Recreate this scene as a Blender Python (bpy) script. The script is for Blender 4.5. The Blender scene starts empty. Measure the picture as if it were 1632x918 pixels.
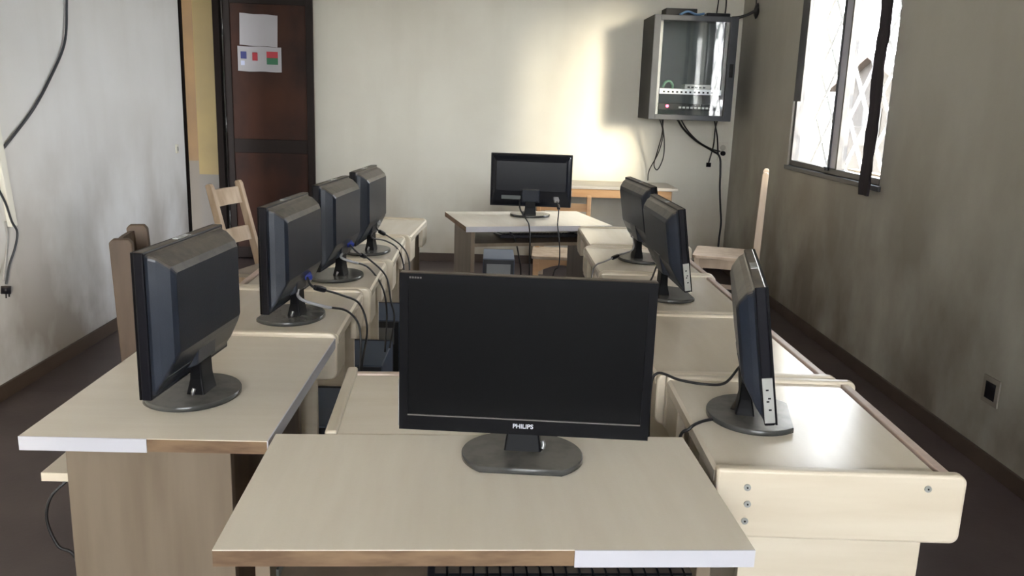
import bpy, bmesh, math, random
from mathutils import Vector, Matrix
random.seed(7)
PI = math.pi
R = math.radians
S = bpy.context.scene
COL = S.collection

# ------------------------------------------------------------------ camera
CAM_H = 1.39
def cam_basis():
    f, cx, cy = 1360.0, 816.0, 459.0
    Y = Vector((787-cx, 153-cy, f)).normalized()
    r = R(1.9)
    D = Vector((-math.sin(r), math.cos(r), 0.0))
    D.z = -(D.x*Y.x + D.y*Y.y)/Y.z
    D.normalize()
    X = D.cross(Y)
    return X, Y, -D
cX, cY, cZ = cam_basis()
rows = Matrix((cX, cY, cZ))            # world = rows @ cam(x right, y down, z fwd)
flip = Matrix(((1,0,0),(0,-1,0),(0,0,-1)))
cd = bpy.data.cameras.new('camera'); cam = bpy.data.objects.new('camera', cd); COL.objects.link(cam)
cam.matrix_world = Matrix.Translation((0,0,CAM_H)) @ (rows @ flip).to_4x4()
cd.sensor_width = 36; cd.lens = 30.0; cd.clip_start = 0.05; cd.clip_end = 200
S.camera = cam

# ------------------------------------------------------------------ world, sun, exposure
S.view_settings.view_transform = 'Standard'; S.view_settings.look = 'None'
S.view_settings.gamma = 1; S.view_settings.use_curve_mapping = False
S.view_settings.exposure = 2.6
WORLD_STRENGTH = 6.0
SUN_STRENGTH = 3.0
w = bpy.data.worlds.new('hazy_sky'); S.world = w; w.use_nodes = True
nt = w.node_tree; nt.nodes.clear()
out = nt.nodes.new('ShaderNodeOutputWorld'); bg = nt.nodes.new('ShaderNodeBackground')
tc = nt.nodes.new('ShaderNodeTexCoord'); sep = nt.nodes.new('ShaderNodeSeparateXYZ'); rp = nt.nodes.new('ShaderNodeValToRGB')
nt.links.new(tc.outputs['Generated'], sep.inputs[0]); nt.links.new(sep.outputs['Z'], rp.inputs[0])
rp.color_ramp.elements[0].position = 0.0; rp.color_ramp.elements[0].color = (1.0, 0.985, 0.96, 1)
rp.color_ramp.elements[1].position = 0.7; rp.color_ramp.elements[1].color = (0.80, 0.88, 1.0, 1)
nt.links.new(rp.outputs[0], bg.inputs[0]); bg.inputs[1].default_value = WORLD_STRENGTH
nt.links.new(bg.outputs[0], out.inputs[0])

def sun(direction, strength, angle, colour):
    l = bpy.data.lights.new('sun', 'SUN'); l.energy = strength; l.angle = R(angle); l.color = colour
    o = bpy.data.objects.new('sun', l); COL.objects.link(o)
    o.rotation_euler = Vector(direction).to_track_quat('-Z', 'Y').to_euler(); o.location = (6, -2, 4)
sun((-0.6, 1.0, -0.215), SUN_STRENGTH, 13, (1.0, 0.86, 0.62))

def portal(loc, rot, sx, sy):
    l = bpy.data.lights.new('window_portal', 'AREA'); l.shape = 'RECTANGLE'; l.size = sx; l.size_y = sy
    l.cycles.is_portal = True
    o = bpy.data.objects.new('window_portal', l); COL.objects.link(o); o.location = loc; o.rotation_euler = rot
portal((2.28, 5.07, 1.71), (0, R(90), 0), 1.42, 1.41)
portal((0.1, -3.28, 1.95), (R(-90), 0, 0), 2.6, 1.3)

# ------------------------------------------------------------------ materials
def srgb(r, g, b):
    f = lambda c: (c/255/12.92) if c/255 <= .04045 else ((c/255+.055)/1.055)**2.4
    return (f(r), f(g), f(b), 1)
MATS = {}
def mat(name, col, rough=.6, metal=0., spec=.5, col2=None, scale=(8,8,8), detail=4, mix=(.35,.65), bump=0., bscale=60, emit=None, coat=0):
    m = bpy.data.materials.new(name); m.use_nodes = True; n = m.node_tree; b = n.nodes['Principled BSDF']
    b.inputs['Base Color'].default_value = col; b.inputs['Roughness'].default_value = rough
    b.inputs['Metallic'].default_value = metal; b.inputs['Specular IOR Level'].default_value = spec
    b.inputs['Coat Weight'].default_value = coat
    t = n.nodes.new('ShaderNodeTexCoord')
    if col2:
        mp = n.nodes.new('ShaderNodeMapping'); mp.inputs['Scale'].default_value = scale
        nz = n.nodes.new('ShaderNodeTexNoise'); nz.inputs['Scale'].default_value = 1; nz.inputs['Detail'].default_value = detail
        r = n.nodes.new('ShaderNodeValToRGB'); r.color_ramp.elements[0].position = mix[0]; r.color_ramp.elements[1].position = mix[1]
        r.color_ramp.elements[0].color = col; r.color_ramp.elements[1].color = col2
        n.links.new(t.outputs['Object'], mp.inputs[0]); n.links.new(mp.outputs[0], nz.inputs[0]); n.links.new(nz.outputs['Fac'], r.inputs[0])
        n.links.new(r.outputs[0], b.inputs['Base Color'])
    if bump:
        nb = n.nodes.new('ShaderNodeTexNoise'); nb.inputs['Scale'].default_value = bscale; bp = n.nodes.new('ShaderNodeBump')
        bp.inputs['Strength'].default_value = bump; bp.inputs['Distance'].default_value = .004
        n.links.new(t.outputs['Object'], nb.inputs[0]); n.links.new(nb.outputs['Fac'], bp.inputs['Height']); n.links.new(bp.outputs[0], b.inputs['Normal'])
    if emit:
        b.inputs['Emission Color'].default_value = emit[0]; b.inputs['Emission Strength'].default_value = emit[1]
    MATS[name] = m; return m

def dusty(name, dust, lo, hi, amt):
    m = MATS[name]; n = m.node_tree; b = n.nodes['Principled BSDF']; L = n.links.new
    q = n.nodes.new('ShaderNodeMixRGB'); src = b.inputs['Base Color']
    if src.links: L(src.links[0].from_socket, q.inputs[1])
    else: q.inputs[1].default_value = src.default_value
    q.inputs[2].default_value = dust
    g = n.nodes.new('ShaderNodeNewGeometry'); se = n.nodes.new('ShaderNodeSeparateXYZ'); r = n.nodes.new('ShaderNodeMapRange')
    r.inputs[1].default_value = lo; r.inputs[2].default_value = hi; r.inputs[4].default_value = amt
    L(g.outputs['Normal'], se.inputs[0]); L(se.outputs['Z'], r.inputs[0])
    t = n.nodes.new('ShaderNodeTexCoord'); z = n.nodes.new('ShaderNodeTexNoise'); z.inputs['Scale'].default_value = 35; L(t.outputs['Object'], z.inputs[0])
    k = n.nodes.new('ShaderNodeMath'); k.operation = 'MULTIPLY'; k2 = n.nodes.new('ShaderNodeMapRange'); k2.inputs[1].default_value = .25; k2.inputs[2].default_value = .6; k2.inputs[3].default_value = .5; L(z.outputs['Fac'], k2.inputs[0])
    L(r.outputs[0], k.inputs[0]); L(k2.outputs[0], k.inputs[1]); L(k.outputs[0], q.inputs[0]); L(q.outputs[0], src)
def wall_mat(name, base, dirt, lowdirt, low_h, seed=0):
    """old painted plaster: cloudy stains, vertical streaks, grime rubbed on low down"""
    m = bpy.data.materials.new(name); m.use_nodes = True; n = m.node_tree; b = n.nodes['Principled BSDF']
    b.inputs['Roughness'].default_value = .55; b.inputs['Specular IOR Level'].default_value = .35
    t = n.nodes.new('ShaderNodeTexCoord'); L = n.links.new
    def noise(sc, det, off):
        mp = n.nodes.new('ShaderNodeMapping'); mp.inputs['Scale'].default_value = sc; mp.inputs['Location'].default_value = (off, off*1.7, off*.3)
        z = n.nodes.new('ShaderNodeTexNoise'); z.inputs['Scale'].default_value = 1; z.inputs['Detail'].default_value = det
        L(t.outputs['Object'], mp.inputs[0]); L(mp.outputs[0], z.inputs[0]); return z.outputs['Fac']
    def ramp(src, a, c):
        r = n.nodes.new('ShaderNodeMapRange'); r.inputs[1].default_value = a; r.inputs[2].default_value = c; L(src, r.inputs[0]); return r.outputs[0]
    def math_(op, a, c):
        q = n.nodes.new('ShaderNodeMath'); q.operation = op
        for i, v in enumerate((a, c)):
            if isinstance(v, (int, float)): q.inputs[i].default_value = v
            else: L(v, q.inputs[i])
        return q.outputs[0]
    def mix(fac, a, c):
        q = n.nodes.new('ShaderNodeMixRGB'); L(fac, q.inputs[0])
        for i, v in ((1, a), (2, c)):
            if isinstance(v, tuple): q.inputs[i].default_value = v
            else: L(v, q.inputs[i])
        return q.outputs[0]
    cloud = ramp(noise((1.6, 1.6, 1.6), 5, seed), .35, .75)
    streak = ramp(noise((5, 5, .9), 4, seed+3), .5, .8)
    se = n.nodes.new('ShaderNodeSeparateXYZ'); L(t.outputs['Object'], se.inputs[0])
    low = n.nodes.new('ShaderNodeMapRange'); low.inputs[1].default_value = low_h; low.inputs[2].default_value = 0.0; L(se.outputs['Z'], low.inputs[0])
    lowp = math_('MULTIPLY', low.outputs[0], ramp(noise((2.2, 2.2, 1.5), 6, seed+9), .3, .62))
    c1 = mix(math_('MULTIPLY', cloud, .55), base, dirt)
    c2 = mix(math_('MULTIPLY', streak, .35), c1, dirt)
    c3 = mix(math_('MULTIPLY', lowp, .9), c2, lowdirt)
    L(c3, b.inputs['Base Color'])
    nb = n.nodes.new('ShaderNodeTexNoise'); nb.inputs['Scale'].default_value = 35; bp = n.nodes.new('ShaderNodeBump'); bp.inputs['Strength'].default_value = .12
    bp.inputs['Distance'].default_value = .004
    L(t.outputs['Object'], nb.inputs[0]); L(nb.outputs['Fac'], bp.inputs['Height']); L(bp.outputs[0], b.inputs['Normal'])
    MATS[name] = m; return m

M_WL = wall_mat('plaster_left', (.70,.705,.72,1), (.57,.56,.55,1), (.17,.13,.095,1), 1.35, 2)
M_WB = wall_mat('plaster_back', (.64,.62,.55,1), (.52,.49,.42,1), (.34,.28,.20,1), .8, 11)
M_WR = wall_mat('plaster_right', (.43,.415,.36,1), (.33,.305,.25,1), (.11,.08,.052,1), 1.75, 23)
M_CEIL = mat('ceiling_paint', (.80,.78,.74,1), .8)
M_FLOOR = mat('floor_lino', (.050,.034,.034,1), .5, col2=(.075,.055,.052,1), scale=(3,3,3), bump=.1)
M_BASE = mat('skirting', (.040,.025,.018,1), .6, col2=(.065,.042,.030,1), scale=(4,4,4))
M_LAM = mat('laminate', (.685,.615,.51,1), .22, spec=.5, col2=(.71,.645,.54,1), scale=(30,3,30), detail=3, bump=.04, bscale=200)
M_LAM2 = mat('laminate_school', (.71,.63,.51,1), .20, spec=.5, col2=(.745,.67,.555,1), scale=(3,22,22), detail=3, bump=.04, bscale=200)
M_BOARD = mat('cream_board', (.58,.50,.385,1), .35, col2=(.64,.565,.45,1), scale=(2.5,2.5,24), detail=3)
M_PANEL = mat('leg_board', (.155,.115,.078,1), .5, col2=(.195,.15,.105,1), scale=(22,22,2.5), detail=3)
M_CORE = mat('bare_edge', (.11,.062,.032,1), .7, col2=(.20,.125,.068,1), scale=(12,12,60), detail=5)
M_WHITE = mat('white_edging', (.49,.485,.525,1), .35)
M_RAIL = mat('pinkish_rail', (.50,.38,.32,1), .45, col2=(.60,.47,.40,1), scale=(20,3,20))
M_BLACK = mat('black_plastic', (.006,.006,.009,1), .34, spec=.14, bump=.05, bscale=400)
M_BACK = mat('dusty_black_plastic', (.010,.014,.024,1), .33, spec=.4, col2=(.019,.024,.036,1), scale=(9,9,9), bump=.08, bscale=400)
M_GLOSS = mat('dark_grey_stand', (.035,.036,.036,1), .22, col2=(.055,.055,.053,1), scale=(15,15,15))
M_SCREEN = mat('screen', (.0035,.0035,.004,1), .38, spec=.08)
M_SILVER = mat('silver_label', (.36,.36,.34,1), .35, metal=.3)
M_TEXT = mat('silver_lettering', (.55,.57,.62,1), .4)
M_STICK = mat('clear_sticker', (.55,.57,.58,1), .12, col2=(.35,.36,.37,1), scale=(40,40,40))
M_BEZ = mat('bezel_black', (.004,.004,.005,1), .42, spec=.08)
M_CABLE = mat('cable_black', (.012,.011,.012,1), .45)
M_CABLEG = mat('cable_grey', (.28,.27,.27,1), .5)
M_PALEC = mat('cable_pale', (.30,.30,.31,1), .4)
M_BLUE = mat('connector_blue', (.02,.035,.22,1), .4)
M_PCB = mat('pc_case_blue', (.055,.080,.13,1), .42, col2=(.075,.10,.15,1), scale=(6,6,6))
M_PCF = mat('pc_case_black', (.012,.013,.018,1), .4)
M_GREYM = mat('grey_metal', (.22,.22,.22,1), .35, metal=.6)
M_CHAIR = mat('worn_wood', (.30,.21,.135,1), .5, col2=(.44,.33,.23,1), scale=(18,18,3), detail=5)
M_CHAIRD = mat('brown_wood', (.070,.042,.024,1), .55, col2=(.11,.07,.042,1), scale=(18,18,3), detail=5)
M_CHAIRP = mat('pale_wood', (.40,.30,.215,1), .45, col2=(.49,.38,.28,1), scale=(18,18,3), detail=5)
M_SEATG = mat('grey_worn_seat', (.24,.205,.165,1), .4, col2=(.34,.29,.235,1), scale=(6,6,6))
M_TWOOD = mat('orange_wood', (.44,.235,.10,1), .5, col2=(.55,.32,.15,1), scale=(3,20,20))
M_TTOP = mat('table_top_grey', (.46,.42,.36,1), .4, col2=(.55,.50,.43,1), scale=(5,12,5))
M_DOOR = mat('door_brown', (.016,.006,.004,1), .5, spec=.15, col2=(.045,.014,.007,1), scale=(3,3,2), detail=4)
M_DOORD = mat('door_frame_dark', (.006,.004,.0035,1), .8, spec=.1)
M_PAPER = mat('paper', (.34,.335,.36,1), .7)
M_RED = mat('flag_red', (.34,.02,.035,1), .6); M_GREEN = mat('flag_green', (.012,.11,.05,1), .6); M_NAVY = mat('flag_blue', (.02,.03,.16,1), .6)
M_PALEB = mat('flag_paleblue', (.45,.50,.66,1), .6)
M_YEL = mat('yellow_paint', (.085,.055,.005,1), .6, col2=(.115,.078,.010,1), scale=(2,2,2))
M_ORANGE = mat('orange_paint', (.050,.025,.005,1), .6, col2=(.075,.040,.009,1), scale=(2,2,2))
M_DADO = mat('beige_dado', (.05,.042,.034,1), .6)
M_RACK = mat('rack_grey', (.036,.040,.048,1), .42, spec=.3, col2=(.048,.052,.060,1), scale=(5,5,5))
M_RACKD = mat('rack_dark', (.010,.010,.011,1), .5, spec=.2)
M_RACKIN = mat('rack_inside', (.085,.10,.10,1), .6)
M_LED = mat('red_led', (.8,.02,.04,1), .4, emit=((1,.04,.08,1), 3))
M_PATCH = mat('patch_panel', (.85,.88,.92,1), .25)
M_WFR = mat('window_dark_metal', (.06,.06,.065,1), .4, metal=.4)
M_WFL = mat('window_pale_metal', (.42,.42,.50,1), .35, metal=.2)
M_GRILLE = mat('grille_white', (.78,.78,.78,1), .5)
M_CURT = mat('dark_cloth', (.018,.013,.018,1), .9, bump=.3, bscale=90)
M_SOCK = mat('socket_plastic', (.60,.57,.50,1), .4)
M_TRUNK = mat('trunking', (.72,.71,.66,1), .4)
M_TAN = mat('tan_render', (.017,.0125,.0095,1), .9, col2=(.021,.0155,.012,1), scale=(1,1,1))
M_GROUND = mat('outside_ground', (.12,.105,.08,1), .9, col2=(.16,.14,.11,1), scale=(.6,.6,.6))
dusty('dusty_black_plastic', (.15,.13,.11,1), .2, .7, .9); dusty('black_plastic', (.14,.115,.09,1), .5, .9, .8)
dusty('dark_grey_stand', (.13,.122,.11,1), .6, .95, .9)
g = bpy.data.materials.new('glass'); g.use_nodes = True; b = g.node_tree.nodes['Principled BSDF']
nt = g.node_tree; nt.nodes.clear()
o_ = nt.nodes.new('ShaderNodeOutputMaterial'); mx = nt.nodes.new('ShaderNodeMixShader'); tr = nt.nodes.new('ShaderNodeBsdfTransparent')
gl = nt.nodes.new('ShaderNodeBsdfGlossy'); gl.inputs['Roughness'].default_value = .03; fr = nt.nodes.new('ShaderNodeFresnel'); fr.inputs[0].default_value = 1.5
tr.inputs[0].default_value = (.96,.97,.97,1)
ge = nt.nodes.new('ShaderNodeNewGeometry'); mr = nt.nodes.new('ShaderNodeMapRange'); mr.inputs[3].default_value = 1.5; mr.inputs[4].default_value = 1/1.5
nt.links.new(ge.outputs['Backfacing'], mr.inputs[0]); nt.links.new(mr.outputs[0], fr.inputs[0])
nt.links.new(fr.outputs[0], mx.inputs[0]); nt.links.new(tr.outputs[0], mx.inputs[1]); nt.links.new(gl.outputs[0], mx.inputs[2]); nt.links.new(mx.outputs[0], o_.inputs[0])
M_GLASS = g

# ------------------------------------------------------------------ helpers
def obj(name, bm, mats, parent=None, bevel=0, seg=2, smooth=False):
    bmesh.ops.recalc_face_normals(bm, faces=bm.faces)
    me = bpy.data.meshes.new(name); bm.to_mesh(me); bm.free()
    for m in (mats if isinstance(mats, (list, tuple)) else [mats]): me.materials.append(m)
    if smooth:
        for p in me.polygons: p.use_smooth = True
    o = bpy.data.objects.new(name, me); COL.objects.link(o)
    if parent: o.parent = parent
    if bevel:
        md = o.modifiers.new('bevel', 'BEVEL'); md.width = bevel; md.segments = seg; md.limit_method = 'ANGLE'; md.angle_limit = R(35)
    return o
def thing(name, label, cat, loc=(0,0,0), rotz=0, group=None):
    o = bpy.data.objects.new(name, None); COL.objects.link(o); o.location = loc; o.rotation_euler = (0,0,rotz); o.empty_display_size = .05
    o['label'] = label; o['category'] = cat
    if group: o['group'] = group
    return o
def tag(o, label, cat, group=None):
    o['label'] = label; o['category'] = cat
    if group: o['group'] = group
    return o
def struct(name, bm, m, parent=None, **k):
    o = obj(name, bm, m, parent, **k)
    if not parent: o['kind'] = 'structure'
    return o
def B(bm, x0, x1, y0, y1, z0, z1, mi=0, M=None):
    vs = [Vector((x, y, z)) for z in (z0, z1) for y in (y0, y1) for x in (x0, x1)]
    if M: vs = [M @ v for v in vs]
    v = [bm.verts.new(p) for p in vs]
    for q in ((0,2,3,1),(4,5,7,6),(0,1,5,4),(2,6,7,3),(0,4,6,2),(1,3,7,5)):
        f = bm.faces.new([v[i] for i in q]); f.material_index = mi
    return v
def box(*a, **k):
    bm = bmesh.new(); B(bm, *a, **k); return bm
def prism(bm, pts, ext, plane='yz', mi=0):
    """pts: outline in a plane; ext=(a,b) along the remaining axis"""
    def P(u, v, t): return {'yz': (t,u,v), 'xz': (u,t,v), 'xy': (u,v,t)}[plane]
    a = [bm.verts.new(P(u,v,ext[0])) for u,v in pts]; c = [bm.verts.new(P(u,v,ext[1])) for u,v in pts]
    n = len(pts)
    for f in (bm.faces.new(a), bm.faces.new(c[::-1])): f.material_index = mi
    for i in range(n):
        f = bm.faces.new((a[i], a[(i+1)%n], c[(i+1)%n], c[i])); f.material_index = mi
def rrect(x0, x1, y0, y1, rs, n=5):
    """rounded rectangle, rs = radii for corners (x1,y1),(x0,y1),(x0,y0),(x1,y0)"""
    pts = []
    for (cx, cy, sx, sy, a0), r in zip(((x1,y1,-1,-1,0),(x0,y1,1,-1,90),(x0,y0,1,1,180),(x1,y0,-1,1,270)), rs):
        if r <= 0: pts.append((cx, cy)); continue
        for k in range(n+1):
            a = R(a0 + 90*k/n); pts.append((cx+sx*r+r*math.cos(a), cy+sy*r+r*math.sin(a)))
    return pts
def smooth_path(pts, n=8):
    P = [Vector(p) for p in pts]; P = [P[0]*2-P[1]] + P + [P[-1]*2-P[-2]]; o = []
    for i in range(1, len(P)-2):
        for k in range(n):
            t = k/n; a, b_, c, d = P[i-1], P[i], P[i+1], P[i+2]
            o.append(.5*((2*b_)+(c-a)*t+(2*a-5*b_+4*c-d)*t*t+(3*b_-a-3*c+d)*t**3))
    o.append(P[-2]); return o
def tube(bm, pts, r, seg=8, mi=0, smooth=True, n=8):
    P = smooth_path(pts, n) if smooth else [Vector(p) for p in pts]
    up = Vector((0,0,1)); rings = []
    prev = None
    for i, p in enumerate(P):
        t = (P[min(i+1,len(P)-1)]-P[max(i-1,0)]).normalized()
        if prev is None:
            a = t.orthogonal().normalized()
        else:
            a = (prev - t*prev.dot(t)).normalized()
        prev = a; c = t.cross(a)
        rr = r(i/(len(P)-1)) if callable(r) else r
        rings.append([bm.verts.new(p + (a*math.cos(2*PI*k/seg)+c*math.sin(2*PI*k/seg))*rr) for k in range(seg)])
    for q, s in zip(rings, rings[1:]):
        for k in range(seg):
            f = bm.faces.new((q[k], q[(k+1)%seg], s[(k+1)%seg], s[k])); f.material_index = mi; f.smooth = True
    bm.faces.new(rings[0][::-1]).material_index = mi; bm.faces.new(rings[-1]).material_index = mi
def cyl(bm, c, axis, r, h, seg=20, mi=0):
    c = Vector(c); a = Vector(axis).normalized(); tube(bm, [c-a*h/2, c+a*h/2], r, seg, mi, smooth=False)
def loft(bm, rings, cap=True, mi=0):
    rs = [[bm.verts.new(p) for p in r] for r in rings]
    n = len(rs[0])
    for q, s in zip(rs, rs[1:]):
        for k in range(n): bm.faces.new((q[k], q[(k+1)%n], s[(k+1)%n], s[k])).material_index = mi
    if cap: bm.faces.new(rs[0][::-1]); bm.faces.new(rs[-1])
def copy_tree(o, parent=None):
    c = o.copy(); COL.objects.link(c)
    if parent: c.parent = parent
    for ch in list(o.children): copy_tree(ch, c)
    return c
def text_mesh(name, body, size, m, parent, M, ext=.0004):
    cu = bpy.data.curves.new(name, 'FONT'); cu.body = body; cu.size = size; cu.extrude = ext; cu.align_x = 'CENTER'; cu.align_y = 'CENTER'; cu.offset = size*.02
    t = bpy.data.objects.new('tmp', cu); COL.objects.link(t)
    dg = bpy.context.evaluated_depsgraph_get(); me = bpy.data.meshes.new_from_object(t.evaluated_get(dg))
    bpy.data.objects.remove(t); me.transform(M); me.name = name; me.materials.clear(); me.materials.append(m)
    o = bpy.data.objects.new(name, me); COL.objects.link(o); o.parent = parent; return o

# ------------------------------------------------------------------ room shell
XL, XR, YB, YF, ZC = -2.15, 2.0, 7.18, -3.0, 2.8
struct('floor', box(-2.4, 2.25, YF-.25, YB+.2, -.1, 0), M_FLOOR)
struct('ceiling', box(-2.4, 2.25, YF-.25, YB+.2, ZC, ZC+.1), M_CEIL)
# left wall with doorway y 6.11..6.98
bm = bmesh.new()
B(bm, XL-.2, XL, YF, 6.11, 0, ZC); B(bm, XL-.2, XL, 6.11, 6.98, 2.15, ZC); B(bm, XL-.2, XL, 6.98, YB, 0, ZC)
struct('wall_left', bm, M_WL)
struct('wall_back', box(XL-.2, XR+.2, YB, YB+.15, 0, ZC), M_WB)
# right wall with two windows
def wall_open(name, axis, fixed, u0, u1, holes, m):
    bm = bmesh.new()
    def bx(a, b_, z0, z1):
        if axis == 'x': B(bm, fixed[0], fixed[1], a, b_, z0, z1)
        else: B(bm, a, b_, fixed[0], fixed[1], z0, z1)
    cur = u0
    for (a, b_, z0, z1) in holes:
        bx(cur, a, 0, ZC); bx(a, b_, 0, z0); bx(a, b_, z1, ZC); cur = b_
    bx(cur, u1, 0, ZC)
    return struct(name, bm, m)
W1 = (4.37, 5.79, 1.0, 2.42)
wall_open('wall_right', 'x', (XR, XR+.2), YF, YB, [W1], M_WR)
wall_open('wall_front', 'y', (YF-.2, YF), XL-.2, XR+.2, [(-1.2, 1.4, 1.3, 2.6)], M_WL)
struct('baseboard_left', box(XL, XL+.015, YF, 6.09, 0, .07), M_BASE, bevel=.003)
struct('baseboard_right', box(XR-.015, XR, YF, YB, 0, .07), M_BASE, bevel=.003)
struct('baseboard_back', box(XL+.02, XR-.02, YB-.015, YB, 0, .07), M_BASE, bevel=.003)

# door frame and corridor
bm = bmesh.new()
B(bm, XL-.02, XL+.012, 6.085, 6.125, 0, 2.17); B(bm, XL-.04, XL+.012, 6.93, 6.99, 0, 2.17); B(bm, XL-.04, XL+.012, 6.085, 6.99, 2.13, 2.19)
struct('trim_1', bm, M_DOORD, bevel=.003)
bm = bmesh.new(); B(bm, XL-.2, XL-.041, 6.955, 6.979, .70, 2.15); B(bm, XL-.2, XL-.041, 6.955, 6.979, 0, .70, 1)
struct('trim_2', bm, [M_YEL, M_DADO])
bm = bmesh.new(); B(bm, -3.3, -2.5, 8.0, 8.1, .72, 3.2); B(bm, -3.3, -2.5, 8.0, 8.1, 0, .72, 1)
B(bm, -3.4, -2.36, 3.5, 8.1, 2.6, 2.7); B(bm, -3.4, -3.3, 4.5, 8.1, .72, 3.2); B(bm, -3.4, -3.3, 4.5, 8.1, 0, .72, 1)  # first box: unseen roof added to keep sky light off the corridor
struct('wall_corridor', bm, [M_ORANGE, M_DADO])

# open door leaf folded back against the wall
door = thing('door_1', 'dark brown metal door standing open flat against the back wall', 'door', (-2.13, 7.0, 0), R(4)); door['kind'] = 'structure'
del door['label']; del door['category']
LW = .69
bm = bmesh.new(); B(bm, 0, LW, 0, .03, .02, 2.12)
obj('door_panel', bm, M_DOOR, door, bevel=.004)
bm = bmesh.new()
for a in ((0,.055,.02,2.12), (LW-.055,LW,.02,2.12)): B(bm, a[0], a[1], -.012, 0, a[2], a[3])
for z0, z1 in ((.02,.11),(.88,.99),(2.03,2.12)): B(bm, .0551, LW-.0551, -.010, 0, z0, z1)
obj('door_frame', bm, mat('door_rail_brown', (.009,.0045,.0035,1), .5, spec=.15), door, bevel=.003)
bm = bmesh.new()
for z in (.35, 1.1, 1.85): cyl(bm, (-.004, -.006, z), (0,0,1), .009, .12, 12)
obj('hinge', bm, M_GREYM, door)

def wobble_sheet(x0, x1, z0, z1, y, seed):
    rnd = random.Random(seed); bm = bmesh.new(); nx, nz = 8, 6; g_ = []
    for t in (0, -.0012):
        g_.append([[bm.verts.new((x0+(x1-x0)*i/nx, y + t - .004*math.sin(i*.9+seed)*(j/nz)**2 - .002*abs(i-nx/2)/nx, z1+(z0-z1)*j/nz + .002*math.sin(i*1.3+seed))) for i in range(nx+1)] for j in range(nz+1)])
    for L_ in g_:
        for j in range(nz):
            for i in range(nx): bm.faces.new((L_[j][i], L_[j][i+1], L_[j+1][i+1], L_[j+1][i]))
    def edge(seq): 
        for p, q in zip(seq, seq[1:]): bm.faces.new((g_[0][p[0]][p[1]], g_[0][q[0]][q[1]], g_[1][q[0]][q[1]], g_[1][p[0]][p[1]]))
    edge([(0,i) for i in range(nx+1)]); edge([(j,nx) for j in range(nz+1)]); edge([(nz,i) for i in range(nx,-1,-1)]); edge([(j,0) for j in range(nz,-1,-1)])
    return bm
dy = 6.985
o = obj('paper_sheet', wobble_sheet(-.145, .145, -.12, .12, 0, 1), M_PAPER)
o.location = (-1.855, 7.004, 1.833); o.rotation_euler = (0, R(1.5), R(4)); tag(o, 'blank white paper sheet taped to the brown door above the flags sheet', 'paper')
fs = thing('flag_sheet', 'white printed sheet with red, green and blue flags on the brown door', 'paper', (-1.853, 7.004, 1.613), R(4))
obj('sheet', wobble_sheet(-.168, .168, -.095, .095, 0, 2), M_PAPER, fs)
def flat(x0, x1, z0, z1): return box(x0, x1, -.0075, -.0062, z0, z1)
fl = thing('flag', 'flag', 'flag'); del fl['label']; del fl['category']; fl.name = 'tricolour_flag'; fl.parent = fs
obj('blue_band', flat(-.145, -.100, 0, .055), M_NAVY, fl); obj('red_band', flat(-.055, -.015, -.012, .05), M_RED, fl)
fl = bpy.data.objects.new('bicolour_flag', None); COL.objects.link(fl); fl.parent = fs
obj('red_band', flat(.055, .142, .012, .060), M_RED, fl); obj('green_band', flat(.055, .142, -.038, .012), M_GREEN, fl)
obj('pale_caption', flat(-.145, -.115, -.05, -.015), M_PALEB, fs)

# ------------------------------------------------------------------ windows
def sash_window(name, y0, y1, z0, z1, x, mull):
    t = thing(name, '', '', (0,0,0)); del t['label']; del t['category']; t['kind'] = 'structure'
    bm = bmesh.new(); f = .035
    B(bm, x, x+.05, y0, y0+f, z0, z1); B(bm, x, x+.05, y1-f, y1, z0, z1); B(bm, x, x+.05, y0+f, y1-f, z0, z0+f); B(bm, x, x+.05, y0+f, y1-f, z1-f, z1)
    obj('window_frame', bm, M_WFR, t, bevel=.003)
    bm = bmesh.new(); B(bm, x+.005, x+.045, mull-.060, mull+.050, z0+f, z1-f); obj('mullion', bm, M_WFL, t, bevel=.003)
    bm = bmesh.new(); B(bm, x-.004, x+.046, mull-.080, mull-.0605, z0+f, z1-f); obj('mullion_seal', bm, M_WFR, t)
    obj('mullion_seal', box(x-.004, x+.046, mull+.0505, mull+.062, z0+f, z1-f), M_WFR, t)
    for a, c in ((y0+f, mull-.081), (mull+.063, y1-f)):
        obj('pane', box(x+.022, x+.026, a, c, z0+f, z1-f), M_GLASS, t)
    return t
w1 = sash_window('window_1', W1[0], W1[1], W1[2], W1[3], 2.012, 5.05)
obj('window_sill', box(1.985, 2.2, W1[0]-.02, W1[1]+.02, .972, 1.0), M_WFR, w1, bevel=.004)
obj('sill_batten', box(2.07, 2.12, W1[0]+.01, 4.96, 1.0, 1.045), mat('sill_tan', (.55,.40,.27,1), .6), w1, bevel=.003)
# vertical side channel of the far jamb
obj('window_channel', box(2.0, 2.012, W1[1]-.135, W1[1], 1.42, W1[3]), M_WFR, w1)
bm = bmesh.new(); cyl(bm, (2.0, 5.10, 1.03), (1,0,0), .012, .03, 10); B(bm, 1.99, 2.0, 5.08, 5.18, 1.022, 1.036); obj('window_catch', bm, M_WFR, w1)
t = thing('window_2', '', ''); del t['label']; del t['category']; t['kind'] = 'structure'
bm = bmesh.new(); f = .04
for a in ((-1.2,-1.2+f,1.3,2.6),(1.4-f,1.4,1.3,2.6),(-.02,.02,1.34,2.56),(-1.16,1.36,1.3,1.34),(-1.16,1.36,2.56,2.6)): B(bm, a[0], a[1], -3.12, -3.07, a[2], a[3])
obj('window_frame', bm, M_WFR, t)
obj('pane', box(-1.16, -.02, -3.098, -3.094, 1.34, 2.56), M_GLASS, t); obj('pane', box(.02, 1.36, -3.098, -3.094, 1.34, 2.56), M_GLASS, t)

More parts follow.
